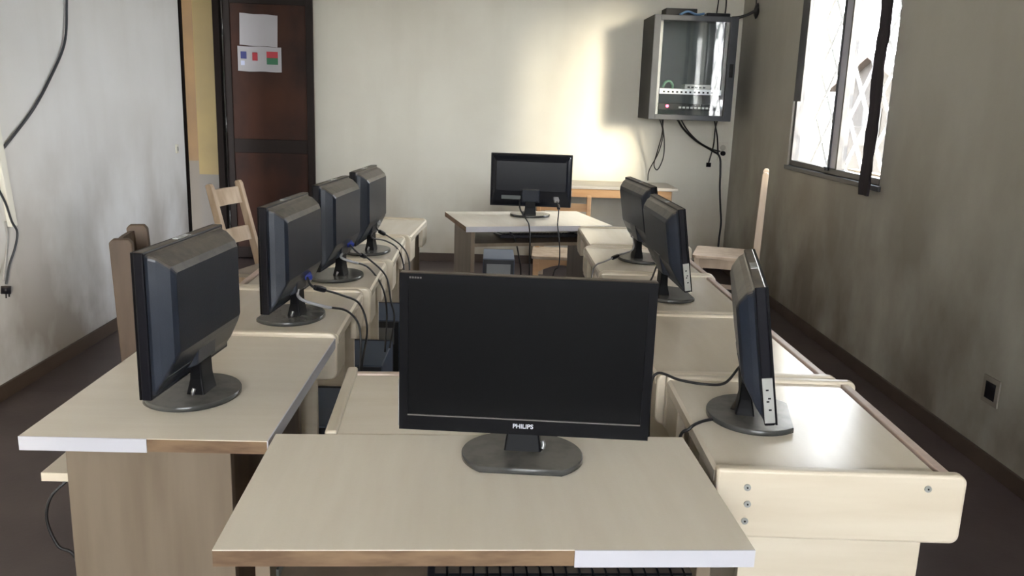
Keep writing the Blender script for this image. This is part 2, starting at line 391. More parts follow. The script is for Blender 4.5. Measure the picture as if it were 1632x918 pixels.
# security grille outside window 1 (collapsible lattice)
bm = bmesh.new()
gx, gy0, gy1, gz0, gz1, sp = 2.15, 4.40, 5.76, 1.02, 2.40, .27
k = -20
while k < 30:
    for s in (1, -1):
        # line: y = gy0 + k*sp*.55.. param, slope s
        y_a = gy0 + k*sp; pts = []
        steep = 1.1
        # clip z range
        za, zb = gz0, gz1
        ya = y_a; yb = y_a + s*(zb-za)/steep
        def clip(y0_, z0_, y1_, z1_):
            d = y1_-y0_
            ts = sorted(((gy0-y0_)/d, (gy1-y0_)/d)); t0 = max(0, ts[0]); t1 = min(1, ts[1])
            return None if t0 >= t1 else ((y0_+d*t0, z0_+(z1_-z0_)*t0), (y0_+d*t1, z0_+(z1_-z0_)*t1))
        c = clip(ya, za, yb, zb)
        if c and abs(c[0][1]-c[1][1]) > .03:
            xo = gx + (.004 if s > 0 else -.004)
            d = Vector((0, c[1][0]-c[0][0], c[1][1]-c[0][1])); L_ = d.length; d.normalize(); nrm = Vector((1,0,0)); sd = d.cross(nrm)
            M = Matrix((( 1,0,0,xo),(0,sd.y,d.y,c[0][0]),(0,sd.z,d.z,c[0][1]),(0,0,0,1)))
            B(bm, -.0035, .0035, -.015, .015, 0, L_, M=M)
    k += 1
tr_ = thing('security_grille', 'white diamond lattice security grille outside the tall window', 'grille', (gx, 5.08, 1.0))
o = obj('lattice', bm, M_GRILLE, tr_); o.location = (-gx, -5.08, -1.0)
bm = bmesh.new(); B(bm, gx-.01, gx+.01, gy0-.03, gy1+.03, gz0-.02, gz0)
o = obj('guide_rail', bm, M_GRILLE, tr_); o.location = (-gx, -5.08, -1.0)
bm = bmesh.new(); B(bm, gx-.01, gx+.01, gy0-.03, gy1+.03, gz1, gz1+.02)
o = obj('guide_rail', bm, M_GRILLE, tr_); o.location = (-gx, -5.08, -1.0)

# outside: ground, neighbour house
struct('outside_ground', box(-30, 60, -40, 60, -.6, -.5), M_GROUND)
hs = thing('neighbour_house', 'tan gabled house seen beyond the grille through the window', 'house', (9, 20.6, -.5))
bm = bmesh.new(); prism(bm, [(-2.6,0),(2.1,0),(2.1,2.35),(.1,3.05),(-2.6,2.1)], (0, 6), 'yz'); obj('wall', bm, M_TAN, hs)
bm = bmesh.new(); prism(bm, [(-2.9,2.0),(.1,3.06),(2.4,2.28),(2.4,2.36),(.1,3.16),(-2.9,2.09)], (-.2, 6.2), 'yz'); obj('roof', bm, mat('roof_tile', (.05,.032,.024,1), .8), hs)
obj('window', box(-.02, 0, -.6, .4, 1.0, 1.9), M_RACKD, hs)

# dark cloth strap hanging beside the window
bm = bmesh.new(); n = 46; rings = []
for i in range(n+1):
    z = 2.5 - (2.5-.945)*i/n; w_ = .056 + .004*math.sin(i*.9) + .003*math.sin(i*2.3); off = .003*math.sin(i*.55)
    y = 4.435 + off; x = 1.955 + .003*math.sin(i*.4)
    rings.append([(x-.009, y-w_, z), (x+.006, y-w_*.9, z), (x+.011, y, z), (x+.006, y+w_*.9, z), (x-.009, y+w_, z-.001), (x-.004, y+.003, z)])
loft(bm, rings); o = obj('curtain_strip', bm, M_CURT); tag(o, 'narrow dark cloth strip hanging down in front of the window', 'curtain')
bm = bmesh.new(); cyl(bm, (1.955, 5.08, 2.515), (0,1,0), .012, 1.6, 12); B(bm, 1.95, 2.0, 4.30, 4.33, 2.50, 2.53); B(bm, 1.95, 2.0, 5.83, 5.86, 2.50, 2.53)
tag(obj('curtain_rod', bm, M_WFR), 'dark rod above the window holding the cloth strip', 'curtain rod')

# ------------------------------------------------------------------ desks
def computer_table(label, W, D, loc, rz, bands, ztop=.75, tray_out=.0, tray_mat=None, back=True):
    """particleboard computer table; user side is -y. bands = list of (side, from, to) of white edging"""
    t = thing('computer_table', label, 'table', loc, rz)
    th = .026; z0 = ztop-th
    bm = bmesh.new(); B(bm, -W/2, W/2, -D/2, D/2, z0, ztop-.0015, 1); B(bm, -W/2, W/2, -D/2, D/2, ztop-.0015, ztop, 0)
    obj('tabletop', bm, [M_LAM, M_CORE], t)
    for side, a, c in bands:
        if side == 'y-': q = (a, c, -D/2-.0025, -D/2, z0-.001, ztop)
        elif side == 'y+': q = (a, c, D/2, D/2+.0025, z0-.001, ztop)
        elif side == 'x-': q = (-W/2-.0025, -W/2, a, c, z0-.001, ztop)
        else: q = (W/2, W/2+.0025, a, c, z0-.001, ztop)
        obj('edge_band', box(*q), M_WHITE, t)
    for s in (-1, 1):
        x = s*(W/2-.055)
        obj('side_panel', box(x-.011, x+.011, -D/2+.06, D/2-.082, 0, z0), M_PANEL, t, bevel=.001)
    if back: obj('back_panel', box(-W/2+.066, W/2-.066, D/2-.10, D/2-.085, .30, z0), M_CHAIRD, t)
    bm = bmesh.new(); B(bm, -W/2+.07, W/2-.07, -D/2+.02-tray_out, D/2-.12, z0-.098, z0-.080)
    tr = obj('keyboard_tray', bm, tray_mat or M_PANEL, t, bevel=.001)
    for s in (-1, 1): obj('tray_slide', box(s*(W/2-.068)-.002, s*(W/2-.068)+.002, -D/2+.10, D/2-.13, z0-.10, z0-.065), M_GREYM, tr)
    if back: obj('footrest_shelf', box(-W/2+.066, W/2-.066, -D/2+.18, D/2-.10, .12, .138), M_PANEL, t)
    return t

front = computer_table('beige computer table nearest the camera, under the screen-facing monitor', .785, .425, (0.003, 1.333, 0), R(2.1),
               [('y-', .125, .3925)])
left1 = computer_table('beige computer table at the front left with white strip along its edge', .69, .455, (-.632, 1.840, 0), R(-90+0),
               [('x-', .0, .0), ], tray_out=.025, tray_mat=M_BOARD)
for c in list(left1.children):
    if c.name.startswith('edge_band'): bpy.data.objects.remove(c)
# local x- end faces... (rot -90: local +x -> world -y)
obj('edge_band', box(.345, .3475, -.2275, .006, .723, .75), M_WHITE, left1)
obj('edge_band', box(-.345, .345, .2275, .230, .723, .75), M_WHITE, left1)
far = computer_table('pale computer table in front of the back wall carrying a turned-away monitor', .78, .56, (.19, 4.585, 0), R(180+14), [('y+', -.39, .39)], back=False)

def board_outline(D, h=.13, top=.756, r=(.028,.028,.028,.028)):
    return rrect(-D/2, D/2, top-h, top, r)
def school_desk(label, W, D, loc, rz, ztop=.752, lip='-', returns=True, sidepanel=False, group=None, screws=False, rail=True):
    """two-seat school desk top: end boards at +-x, rail at -y"""
    t = thing('school_desk', label, 'desk', loc, rz, group)
    th = .026; e = .024
    bm = bmesh.new(); y1 = D/2; y0 = -D/2+.045
    prof = [(y0, ztop-th), (y1, ztop-th), (y1, ztop-.006), (y1-.006, ztop), (y0, ztop)]
    prism(bm, prof, (-W/2+e, W/2-e), 'yz'); obj('tabletop', bm, M_LAM2, t)
    # pen ledge / rail along the -y side
    if rail:
        bm = bmesh.new(); B(bm, -W/2+e, W/2-e, -D/2+.018, -D/2+.038, ztop-.055, ztop+.003); obj('rail', bm, M_RAIL, t, bevel=.003)
        bm = bmesh.new(); B(bm, -W/2+e, W/2-e, -D/2+.038, -D/2+.045, ztop-.030, ztop-.010); obj('groove_strip', bm, M_CHAIRD, t)
    for s in (-1, 1):
        x0, x1 = sorted((s*W/2, s*(W/2-e)))
        rs = {'-': (.006,.016,.016,.006), '+': (.03,.012,.012,.03), 'b': (.024,.024,.024,.024), 's': (.006,.006,.006,.006)}[lip]
        bm = bmesh.new(); prism(bm, board_outline(D, .132, ztop+.008, rs), (x0, x1), 'yz')
        eb = obj('end_board', bm, M_BOARD, t, bevel=.006, seg=3)
        if screws and s == screws:
            for y, z in ((D/2-.055, .727), (D/2-.058, .695), (D/2-.056, .662), (-D/2+.07, .735)):
                bm = bmesh.new(); cyl(bm, (s*(W/2+.0012), y, z+.0), (1,0,0), .0062, .0035, 14); cyl(bm, (s*(W/2+.003), y, z), (1,0,0), .0016, .002, 6, mi=1)
                obj('screw', bm, [M_SILVER, M_BLACK], eb)
        bm = bmesh.new(); xa, xb = sorted((s*(W/2-e-.001), s*(W/2-e-.021)))
        B(bm, xa, xb, -D/2+.055, D/2-.06, .02, ztop-th); obj('leg_panel', bm, M_BOARD, t, bevel=.001)
        bm = bmesh.new(); B(bm, xa-.004, xb+.004, -D/2+.04, D/2-.045, 0, .02); obj('foot', bm, M_CHAIRD, t)
        if returns:
            xa, xb = sorted((s*(W/2-e), s*(W/2-e-.13)))
            bm = bmesh.new(); B(bm, xa, xb, D/2-.022, D/2-.002, ztop-.12, ztop-th-.001); obj('corner_bracket', bm, M_BOARD, t, bevel=.003)
    bm = bmesh.new(); B(bm, -W/2+.045, W/2-.045, -.01, .01, .30, .38); obj('stretcher', bm, M_PANEL, t)
    if sidepanel:
        bm = bmesh.new(); B(bm, -W/2+.045, W/2-.045, D/2-.05, D/2-.032, .05, ztop-th); obj('side_panel', bm, M_PANEL, t)
    return t
GR = 'school desks in the right row'; GL = 'school desks in the left row'
RD = R(90)
#  right row (outer rail towards the right wall)
school_desk('cream school desk at the right front with screws on its end board', .535, .445, (.643, 1.655, 0), RD-R(1.5), screws=-1, group=GR)
school_desk('second cream school desk of the right row, bare top behind the nearest right monitor', .60, .44, (.625, 2.23, 0), RD+R(.5), lip='b', group=GR)
school_desk('third school desk of the right row, under the middle right monitor', .60, .44, (.632, 2.835, 0), RD, lip='b', group=GR)
school_desk('fourth school desk of the right row, under the farthest right monitor', .575, .44, (.635, 3.43, 0), RD, lip='b', group=GR)
school_desk('farthest school desk of the right row, bare top by the far table', .545, .46, (.672, 4.00, 0), RD, ztop=.757, lip='b', group=GR)
#  left row
LD = R(-90)
ll = [('first school desk of the left row, butting the white-edged table', 2.192, 2.735, -.405),
      ('school desk in the left row under the third left monitor from the front', 2.742, 3.240, -.392),
      ('school desk in the left row under the farthest left monitor', 3.247, 3.840, -.378),
      ('farthest school desk of the left row, empty top with side panel', 3.857, 4.43, -.345)]
for i, (lab, ya, yb, xi) in enumerate(ll):
    school_desk(lab, yb-ya-.002, .46, (xi-.23, (ya+yb)/2, 0), LD + R(1.0 if i < 3 else -3.2), lip='b', rail=True, sidepanel=(i == 3), group=GL)
#  middle desk behind the front monitor
school_desk('small cream desk standing behind the front table, half hidden by the monitor', .565, .40, (-.036, 1.758, 0), R(180+3), ztop=.745, lip='s', returns=False)

# wooden table along the back wall
t = thing('wooden_table', 'wooden table with orange apron standing against the back wall', 'table', (.93, 6.93, 0))
obj('tabletop', box(-.58, .54, -.24, .22, .70, .725), M_TTOP, t, bevel=.004)
bm = bmesh.new(); B(bm, -.53, .49, -.225, -.205, .635, .70); B(bm, -.53, .49, .19, .21, .635, .70)
B(bm, -.53, -.51, -.205, .19, .635, .70); B(bm, .47, .49, -.205, .19, .635, .70); obj('apron', bm, M_TWOOD, t)
for x in (-.52, .48):
    for y in (-.19, .175): obj('leg', box(x-.022, x+.022, y-.022, y+.022, 0, .70), M_CHAIR, t, bevel=.003)

# ------------------------------------------------------------------ chairs
def chair(label, loc, rz, m, mseat, H=.95, lean=.10, W=.36, D=.36, pd=.0, SH=.44, slats=((.80,.055),(.62,.05)), group=None):
    """ladder back wooden chair, faces -y (backrest at +y)"""
    t = thing('wooden_chair', label, 'chair', loc, rz, group)
    bm = bmesh.new(); n = 6
    pts = rrect(-W/2-.01, W/2+.01, -D/2-.015, D/2-.02, (.01,.01,.03,.03)); prism(bm, pts, (SH-.02, SH), 'xy'); obj('seat', bm, mseat, t, bevel=.004)
    for s in (-1, 1):
        x = s*(W/2-.018)
        bm = bmesh.new(); pr = [(D/2-.005, 0), (D/2-.04-pd, 0), (D/2-.045-pd, SH), (D/2-.04-pd+lean, H-.012), (D/2-.03-pd+lean, H), (D/2-.012+lean, H), (D/2-.003+lean, H-.01), (D/2, SH)]
        prism(bm, pr, (x-.014, x+.014), 'yz'); obj('back_post', bm, m, t, bevel=.003)
        obj('leg', box(x-.018, x+.018, -D/2, -D/2+.036, 0, SH-.02), m, t, bevel=.003)
        obj('side_rail', box(x-.009, x+.009, -D/2+.036, D/2-.042, SH-.08, SH-.02), m, t)
        obj('stretcher', box(x-.009, x+.009, -D/2+.036, D/2-.042, .16, .19), m, t)
    bm = bmesh.new(); hw = W/2-.036   # arched front apron
    a = [(-hw, SH-.02), (-hw, SH-.10)] + [(-hw+2*hw*k/10, SH-.10+.045*math.sin(PI*k/10)) for k in range(1, 10)] + [(hw, SH-.10), (hw, SH-.02)]
    prism(bm, a, (-D/2+.008, -D/2+.026), 'xz'); obj('front_apron', bm, m, t)
    for z, h in slats:
        k = (z-SH)/(H-SH); y = D/2-.0225+lean*k*1.05
        bm = bmesh.new(); nseg = 8; rr = []
        for i in range(nseg+1):
            u = -1+2*i/nseg; x = u*(W/2-.018); yy = y + .012*(1-u*u)
            dy_ = lean*(h/2)/(H-SH)
            rr.append([(x, yy-.007-dy_, z-h/2), (x, yy+.005-dy_, z-h/2), (x, yy+.007+dy_, z+h/2), (x, yy-.005+dy_, z+h/2)])
        loft(bm, rr); obj('back_slat', bm, m, t)
    return t
chair('brown wooden chair half hidden behind the front left monitor', (-.888, 2.50, 0), R(103), M_CHAIRD, M_SEATG, H=.975, lean=.02, W=.30, D=.34, pd=.022, slats=((.915,.085),(.70,.05)))
chair('worn wooden ladder-back chair in front of the brown door', (-1.14, 4.44, 0), R(74), M_CHAIR, M_SEATG, H=.905, lean=.11, W=.30, SH=.46, slats=((.83,.085),(.63,.075)))
chair('pale wooden chair seen side-on beside the right wall', (1.56, 5.47, 0), R(252), M_CHAIRP, M_CHAIRP, H=.985, lean=.01, W=.38, D=.40)
chair('orange-brown wooden chair pushed in behind the far table', (.46, 5.33, 0), R(-4), M_TWOOD, M_CHAIR, H=.78, lean=.04, slats=((.70,.05),(.58,.05)))

# ------------------------------------------------------------------ monitors
MW, MH, MZ = .445, .287, .052
def make_monitor(MW=.445, MH=.287, MZ=.052, tilt=0, depth=.042, backmat=None):
    t = thing('monitor', '', 'monitor')
    # bezel ring + body slab
    bm = bmesh.new(); bz = .016; bb = .030; T = .020
    x0, x1, z0, z1 = -MW/2, MW/2, MZ, MZ+MH
    B(bm, x0, x1, -.004, T-.004, z0, z1)
    piv = obj('bezel', bm, M_BLACK, t, bevel=.003)
    bm = bmesh.new()
    B(bm, x0+.001, x0+bz, -.008, -.004, z0+.001, z1-.001); B(bm, x1-bz, x1-.001, -.008, -.004, z0+.001, z1-.001)
    B(bm, x0+bz, x1-bz, -.008, -.004, z1-bz, z1-.001); B(bm, x0+bz, x1-bz, -.008, -.004, z0+.001, z0+bb)
    obj('bezel_lip', bm, M_BEZ, piv)
    obj('screen', box(x0+bz, x1-bz, -.0055, -.0042, z0+bb, z1-bz), M_SCREEN, t)
    bm = bmesh.new(); B(bm, x0+bz, x1-bz, -.0083, -.0055, z0+bb-.0022, z0+bb); obj('screen_edge', bm, mat('edge_sheen', (.10,.09,.085,1), .3) if 'edge_sheen' not in MATS else MATS['edge_sheen'], piv)
    # back housing
    def ring(ix, it, ib, y):
        return [(p[0], y, p[1]) for p in rrect(x0+ix, x1-ix, z0+ib, z1-it, (.008,.008,.008,.008), 3)]
    bm = bmesh.new()
    loft(bm, [ring(.004,.004,.004,T-.005), ring(.010,.008,.012,T-.001), ring(.014,.012,.030,T+.012*depth/.042), ring(.024,.030,.072,T+depth*.82), ring(.033,.042,.088,T+depth)])
    hb = obj('back_housing', bm, backmat or M_BACK, t, bevel=.0015)
    bm = bmesh.new(); loft(bm, [[(-.055, T+.002, z0+.02), (.055, T+.002, z0+.02), (.055, T+.002, z0+.10), (-.055, T+.002, z0+.10)],
                               [(-.045, T+.026, z0+.03), (.045, T+.026, z0+.03), (.045, T+.032, z0+.095), (-.045, T+.032, z0+.095)]])
    obj('neck_mount', bm, M_BACK, hb, bevel=.003)
    obj('connector_plate', box(.055, .16, T+.010, T+.018, z0+.040, z0+.060), M_RACKIN, hb)
    # neck
    bm = bmesh.new(); loft(bm, [[(-.034,.012,.008),(.034,.012,.008),(.034,.052,.008),(-.034,.052,.008)], [(-.029,.020,.045),(.029,.020,.045),(.029,.046,.045),(-.029,.046,.045)],
                               [(-.028,.022,.10),(.028,.022,.10),(.028,.044,.10),(-.028,.044,.10)]])
    obj('neck', bm, M_BEZ, t, bevel=.003)
    # base: disc cut flat at the front
    bm = bmesh.new(); out_ = []
    for k in range(49):
        a = R(-48 + 276*k/48); out_.append((.110*math.cos(a), .012+.098*math.sin(a)))
    rs = [[(x*f_, .012+(y-.012)*f_, z) for x, y in out_] for f_, z in ((.97,0),(1,.002),(1,.010),(.985,.0125))]
    loft(bm, rs); o = obj('base', bm, [M_GLOSS], t)
    for p in o.data.polygons: p.use_smooth = abs(p.normal.z) < .9
    bm = bmesh.new(); tube(bm, [(.036,.028,.013),(.038,.03,.020),(.036,.032,.027)], .004, 8); obj('release_clip', bm, M_GREYM, o)
    # side label near the bottom of the screen's left side
    bm = bmesh.new(); B(bm, x0-.0012, x0+.0002, -.004, .0145, z0+.006, z0+.092)
    lb = obj('side_label', bm, M_SILVER, t)
    bm = bmesh.new()
    for i, z in enumerate((.030,.046,.052,.068)): B(bm, x0-.0018, x0-.0011, .001+.003*(i%2), .006+.003*(i%2), z0+z, z0+z+.003)
    obj('button_mark', bm, M_BLACK, lb)
    obj('top_sticker', box(-.03, .03, .000, .013, z1-.0002, z1+.0012), M_STICK, t)
    text_mesh('lettering', 'PHILIPS', .0115, M_TEXT, piv, Matrix.Translation((.0,-.0083,z0+.0165)) @ Matrix.Rotation(PI/2, 4, 'X'))
    bm = bmesh.new()
    for i in range(5): B(bm, x0+.018+i*.0045, x0+.021+i*.0045, -.0085, -.0079, z1-.0095, z1-.0065)
    obj('model_mark', bm, MATS['edge_sheen'], piv)
    if tilt:
        M = Matrix.Translation((0,0,.1)) @ Matrix.Rotation(-R(tilt), 4, 'X') @ Matrix.Translation((0,0,-.1))
        for c in t.children_recursive:
            if c.name.split('.')[0] not in ('neck','base','release_clip'): c.data.transform(M)
    return t
proto = make_monitor(depth=.022, backmat=mat('glossy_back', (.006,.007,.011,1), .22, spec=.25)); proto_l = make_monitor(MW=.37); proto_r = make_monitor(MW=.42, MH=.262, MZ=.062, tilt=9, depth=.030)
first = {'f': proto, 'L': proto_l, 'R': proto_r}; used = set()
MON = {}
spots = [
 ('front', 'black widescreen monitor facing the camera on the nearest table', (.068, 1.432), -4.0, .7505),
 ('L1', 'black monitor on the white-edged front left table, back to the aisle', (-.634, 1.735), -95, .7505),
 ('L2', 'black monitor on the left row, second from the camera', (-.578, 2.385), -95, .7525),
 ('L3', 'black monitor on the left row, third from the camera', (-.551, 2.945), -96, .7525),
 ('L4', 'black monitor farthest back on the left row', (-.516, 3.45), -95, .7525),
 ('R1', 'black monitor nearest the camera on the right row, seen edge-on', (.573, 1.670), 76.5, .7525),
 ('R2', 'black monitor on the right row, second from the camera', (.613, 2.78), 91.5, .7525),
 ('R3', 'black monitor farthest back on the right row', (.637, 3.44), 95, .7525),
 ('far', 'black monitor turned away on the far table near the back wall', (.218, 4.70), 180-3, .7505)]
for i, (k, lab, p, a, z) in enumerate(spots):
    fam = k[0]; o = first[fam] if fam not in used else copy_tree(first[fam]); used.add(fam)
    o.location = (p[0], p[1], z); o.rotation_euler = (0, 0, R(a)); o['label'] = lab; o['category'] = 'monitor'; o['group'] = 'black flat-screen monitors'
    MON[k] = Matrix.Translation(o.location) @ Matrix.Rotation(R(a), 4, 'Z')
for c in list(bpy.data.objects):      # the nearest monitor has no sticker on its top edge
    if c.parent == proto and c.name.startswith('top_sticker'): bpy.data.objects.remove(c)
def mp(k, x, y, z): return tuple(MON[k] @ Vector((x, y, z)))

# ------------------------------------------------------------------ PC towers
def make_pc():
    t = thing('computer_tower', '', 'computer')
    W_, D_, H_ = .185, .36, .46
    obj('case', box(-W_/2, W_/2, -D_/2+.012, D_/2-.02, .01, H_), M_PCB, t, bevel=.004)
    obj('back_plate', box(-W_/2+.004, W_/2-.004, -D_/2+.004, -D_/2+.012, .014, H_-.004), M_PCF, t)
    obj('front_panel', box(-W_/2, W_/2, D_/2-.02, D_/2, .01, H_), M_PCF, t, bevel=.006)
    bm = bmesh.new()
    B(bm, -.07, .07, -D_/2-.002, -D_/2+.004, H_-.10, H_-.03)
    obj('power_supply', bm, M_GREYM, t)
    for i, z in enumerate((.18, .205, .23, .255)): pass
    bm = bmesh.new()
    for z in (.10,.122,.144,.166): B(bm, -.075, .055, -D_/2, -D_/2+.004, z, z+.014)
    obj('slot_cover', bm, M_GREYM, t)
    bm = bmesh.new(); B(bm, -.075, -.045, -D_/2-.003, -D_/2+.004, .21, .34); obj('port_panel', bm, M_SILVER, t)
    for x in (-.07, .07):
        for y in (-.14, .13): obj('foot', box(x-.012, x+.012, y-.012, y+.012, 0, .01), M_PCF, t)
    return t
pc0 = make_pc(); pcs = [
 ('dark blue computer tower on the floor beside the first left school desk', (-.520, 2.455), 0, 1),
 ('dark blue computer tower below the third left monitor, cables beside it', (-.455, 3.01), 0, .95),
 ('dark blue computer tower on the floor below the farthest left monitor', (-.455, 3.62), -2, .93),
 ('black computer tower with its rear sockets showing under the far table', (.055, 5.08), 0, 1)]
for i, (lab, p, a, s) in enumerate(pcs):
    o = pc0 if i == 0 else copy_tree(pc0)
    o.location = (p[0], p[1], 0); o.rotation_euler = (0, 0, R(a)); o['label'] = lab; o['category'] = 'computer'; o['group'] = 'computer towers under the desks'
    o.scale = (1, s, 1)

# keyboards on the pull-out trays
def make_keyboard():
    t = thing('keyboard', '', 'keyboard')
    bm = bmesh.new(); prism(bm, [(-.075,0),(.075,0),(.075,.018),(-.075,.008)], (-.22,.22), 'yz'); obj('keyboard_body', bm, M_PCF, t, bevel=.003)
    bm = bmesh.new()
    for r_ in range(5):
        y = -.058+.024*r_; z = .009+.0016*r_+.001
        for c in range(20):
            B(bm, -.208+c*.0208, -.208+c*.0208+.017, y, y+.019, z, z+.006)
    o = obj('keys', bm, M_BLACK, t); return t
k0 = make_keyboard()
k0.location = (.135, 1.24, .646); k0.rotation_euler = (0,0,R(2)); k0['label'] = 'black keyboard on the pull-out tray under the nearest table'
k1 = copy_tree(k0); k1.location = (.25, 4.66, .646); k1.rotation_euler = (0,0,R(194)); k1['label'] = 'black keyboard on the tray under the far table'

# ------------------------------------------------------------------ cables
def cable(label, pts, r=.0033, m=None, plug=None, bead=None, name='monitor_cable', pale=None):
    t = thing(name, label, 'cable', pts[0])
    o0 = Vector(pts[0]); P = [Vector(p)-o0 for p in pts]
    bm = bmesh.new(); tube(bm, P, r, 8); obj('cord', bm, m or M_CABLE, t)
    if pale:
        sp_ = smooth_path(P, 8); n_ = int(pale*len(sp_)); bm = bmesh.new(); tube(bm, sp_[:n_], r+.0012, 8, smooth=False)
        sl = obj('pale_sleeve', bm, M_PALEC, t); sl['label'] = 'pale grey first stretch of the cable'
    if plug:
        d = (P[1]-P[0]).normalized(); bm = bmesh.new(); M = d.to_track_quat('Y', 'Z').to_matrix().to_4x4()
        B(bm, -.014, .014, -.012, .022, -.008, .008, M=M); obj('plug', bm, plug, t, bevel=.002)
    if bead is not None:
        sp_ = smooth_path(P, 8); i = int(bead*(len(sp_)-1)); d = (sp_[i+1]-sp_[i-1]).normalized()
        bm = bmesh.new(); c = sp_[i]; tube(bm, [c-d*.022, c-d*.017, c, c+d*.017, c+d*.022], lambda u: .004+.005*math.sin(PI*min(max(u,.02),.98))**.4, 10); obj('ferrite_bead', bm, M_BLACK, t)
    return t
cable('black video cable with blue plug from the second left monitor', [mp('L2',-.05,.045,.115),(-.500,2.36,.852),(-.475,2.38,.838),(-.43,2.45,.805),(-.388,2.51,.765),(-.364,2.50,.690),(-.368,2.42,.60),(-.372,2.40,.47)], plug=M_BLUE, bead=.28)
cable('power cable with pale first stretch from the second left monitor', [mp('L2',.03,.045,.09),(-.535,2.352,.822),(-.51,2.335,.812),(-.46,2.365,.790),(-.41,2.40,.772),(-.376,2.41,.730),(-.368,2.40,.66),(-.370,2.39,.59),(-.380,2.38,.475)], pale=.42)
cable('black video cable with blue plug from the third left monitor', [mp('L3',-.05,.045,.115),(-.46,2.93,.845),(-.43,3.03,.800),(-.378,3.08,.730),(-.358,3.06,.642),(-.345,3.06,.575),(-.355,3.0,.48)], plug=M_BLUE, bead=.25)
cable('power cable with pale first stretch from the third left monitor', [mp('L3',.03,.045,.09),(-.50,2.85,.84),(-.47,2.875,.822),(-.43,2.99,.780),(-.376,2.96,.715),(-.362,2.97,.62),(-.366,2.95,.48)], pale=.42)
cable('black video cable looping off the desk from the farthest left monitor', [mp('L4',-.05,.045,.115),(-.455,3.42,.850),(-.42,3.49,.812),(-.378,3.62,.750),(-.348,3.62,.694),(-.342,3.59,.60),(-.36,3.56,.45)], plug=M_CABLEG, bead=.25)
cable('black power cable curving off the desk from the farthest left monitor', [mp('L4',.03,.045,.09),(-.47,3.38,.822),(-.43,3.50,.790),(-.385,3.53,.752),(-.352,3.46,.690),(-.350,3.40,.60),(-.356,3.45,.45)])
cable('short black cable under the nearest right monitor, off the desk edge', [mp('R1',.06,.045,.085),(.535,1.70,.775),(.49,1.66,.757),(.44,1.627,.757),(.410,1.60,.752),(.395,1.62,.71),(.40,1.66,.5)], bead=.2)
cable('wavy black cable crossing the joint of the two front right desks', [mp('R1',-.06,.045,.11),(.594,1.90,.79),(.55,1.86,.762),(.50,1.855,.760),(.45,1.88,.760),(.402,1.91,.765),(.385,1.89,.72),(.385,1.86,.55)])
cable('black cable trailing left from the second right monitor', [mp('R2',.05,.045,.09),(.56,2.90,.775),(.50,2.86,.758),(.43,2.80,.758),(.400,2.79,.745),(.390,2.78,.6)])
cable('grey cable with bead trailing left from the farthest right monitor', [mp('R3',.03,.045,.09),(.585,3.42,.80),(.54,3.43,.775),(.46,3.34,.760),(.412,3.25,.757),(.396,3.22,.70),(.39,3.22,.5)], m=M_CABLEG, bead=.4)
cable('cable hanging from the far monitor left of its neck over the table edge', [mp('far',.06,.045,.09),(.16,4.60,.795),(.190,4.42,.763),(.196,4.29,.757),(.202,4.265,.70),(.203,4.27,.62),(.206,4.28,.50),(.20,4.36,.30)], r=.0038)
cable('cable hanging from the far monitor right of its neck over the table edge', [mp('far',-.14,.040,.10),(.366,4.58,.810),(.352,4.42,.765),(.345,4.335,.755),(.352,4.315,.70),(.360,4.31,.62),(.356,4.30,.545),(.33,4.30,.495),(.30,4.3,.2)], plug=M_CABLEG, bead=.12)
cable('black cable drooping below the far table towards the black tower', [(.088,4.46,.712),(.13,4.45,.66),(.155,4.47,.568),(.171,4.50,.458),(.17,4.50,.2)], r=.004)
cable('thin cable hanging below the tray of the front left table', [(-.835,1.62,.610),(-.868,1.60,.575),(-.880,1.60,.523),(-.862,1.60,.467),(-.83,1.60,.442),(-.812,1.62,.30)], name='hanging_cable')
# aisle clutter by the tower
cable('dark tangled cable lying on the floor in the aisle', [(-.30,2.95,.012),(-.26,3.1,.02),(-.31,3.25,.012),(-.22,3.32,.02),(-.2,3.15,.012),(-.28,3.05,.03),(-.3,3.4,.01),(-.2,3.6,.01)], r=.006, name='tangled_cable')

# left wall: cable, trunking, plug
cable('long grey cable looping across the left wall from above', [(-2.142,4.52,2.15),(-2.140,4.51,1.848),(-2.138,4.50,1.757),(-2.138,4.445,1.573),(-2.138,4.26,1.389),(-2.138,4.094,1.258),(-2.138,3.915,1.151),(-2.138,3.789,1.082),(-2.138,3.60,.99),(-2.138,3.50,.93)], r=.0065, m=M_RACK, name='wall_cable')
t = cable('grey double lead with black plug dangling below the trunking on the left wall', [(-2.125,3.60,.985),(-2.122,3.70,.95),(-2.122,3.765,.87),(-2.120,3.80,.78),(-2.120,3.835,.725),(-2.120,3.806,.659),(-2.120,3.745,.586),(-2.118,3.706,.515)], r=.005, m=M_RACK, name='plug_lead')
bm = bmesh.new(); P0 = Vector((-2.125,3.60,.985)); c = Vector((-2.118,3.700,.490))-P0
cyl(bm, c, (0,.2,1), .020, .035, 14); cyl(bm, c+Vector((.005,-.012,-.024)), (0,.1,1), .003, .02, 6); cyl(bm, c+Vector((.005,.012,-.024)), (0,.1,1), .003, .02, 6)
obj('plug', bm, M_BLACK, t)
bm = bmesh.new(); tube(bm, [(0,.16,-.20),(.003,.155,-.27),(.002,.13,-.36),(0,.10,-.455)], .004, 6); obj('second_cord', bm, M_CABLEG, t)
bm = bmesh.new(); prism(bm, [(3.70,1.60),(3.745,1.60),(3.80,1.18),(3.862,.75),(3.815,.75),(3.765,1.10)], (-2.15,-2.128), 'yz')
tag(obj('cable_trunking', bm, M_TRUNK, bevel=.002), 'white plastic cable trunking running down the left wall', 'trunking')
bm = bmesh.new(); B(bm, -2.15, -2.142, 5.90, 5.945, .94, 1.00); B(bm, -2.142, -2.138, 5.915, 5.93, .955, .985, 1)
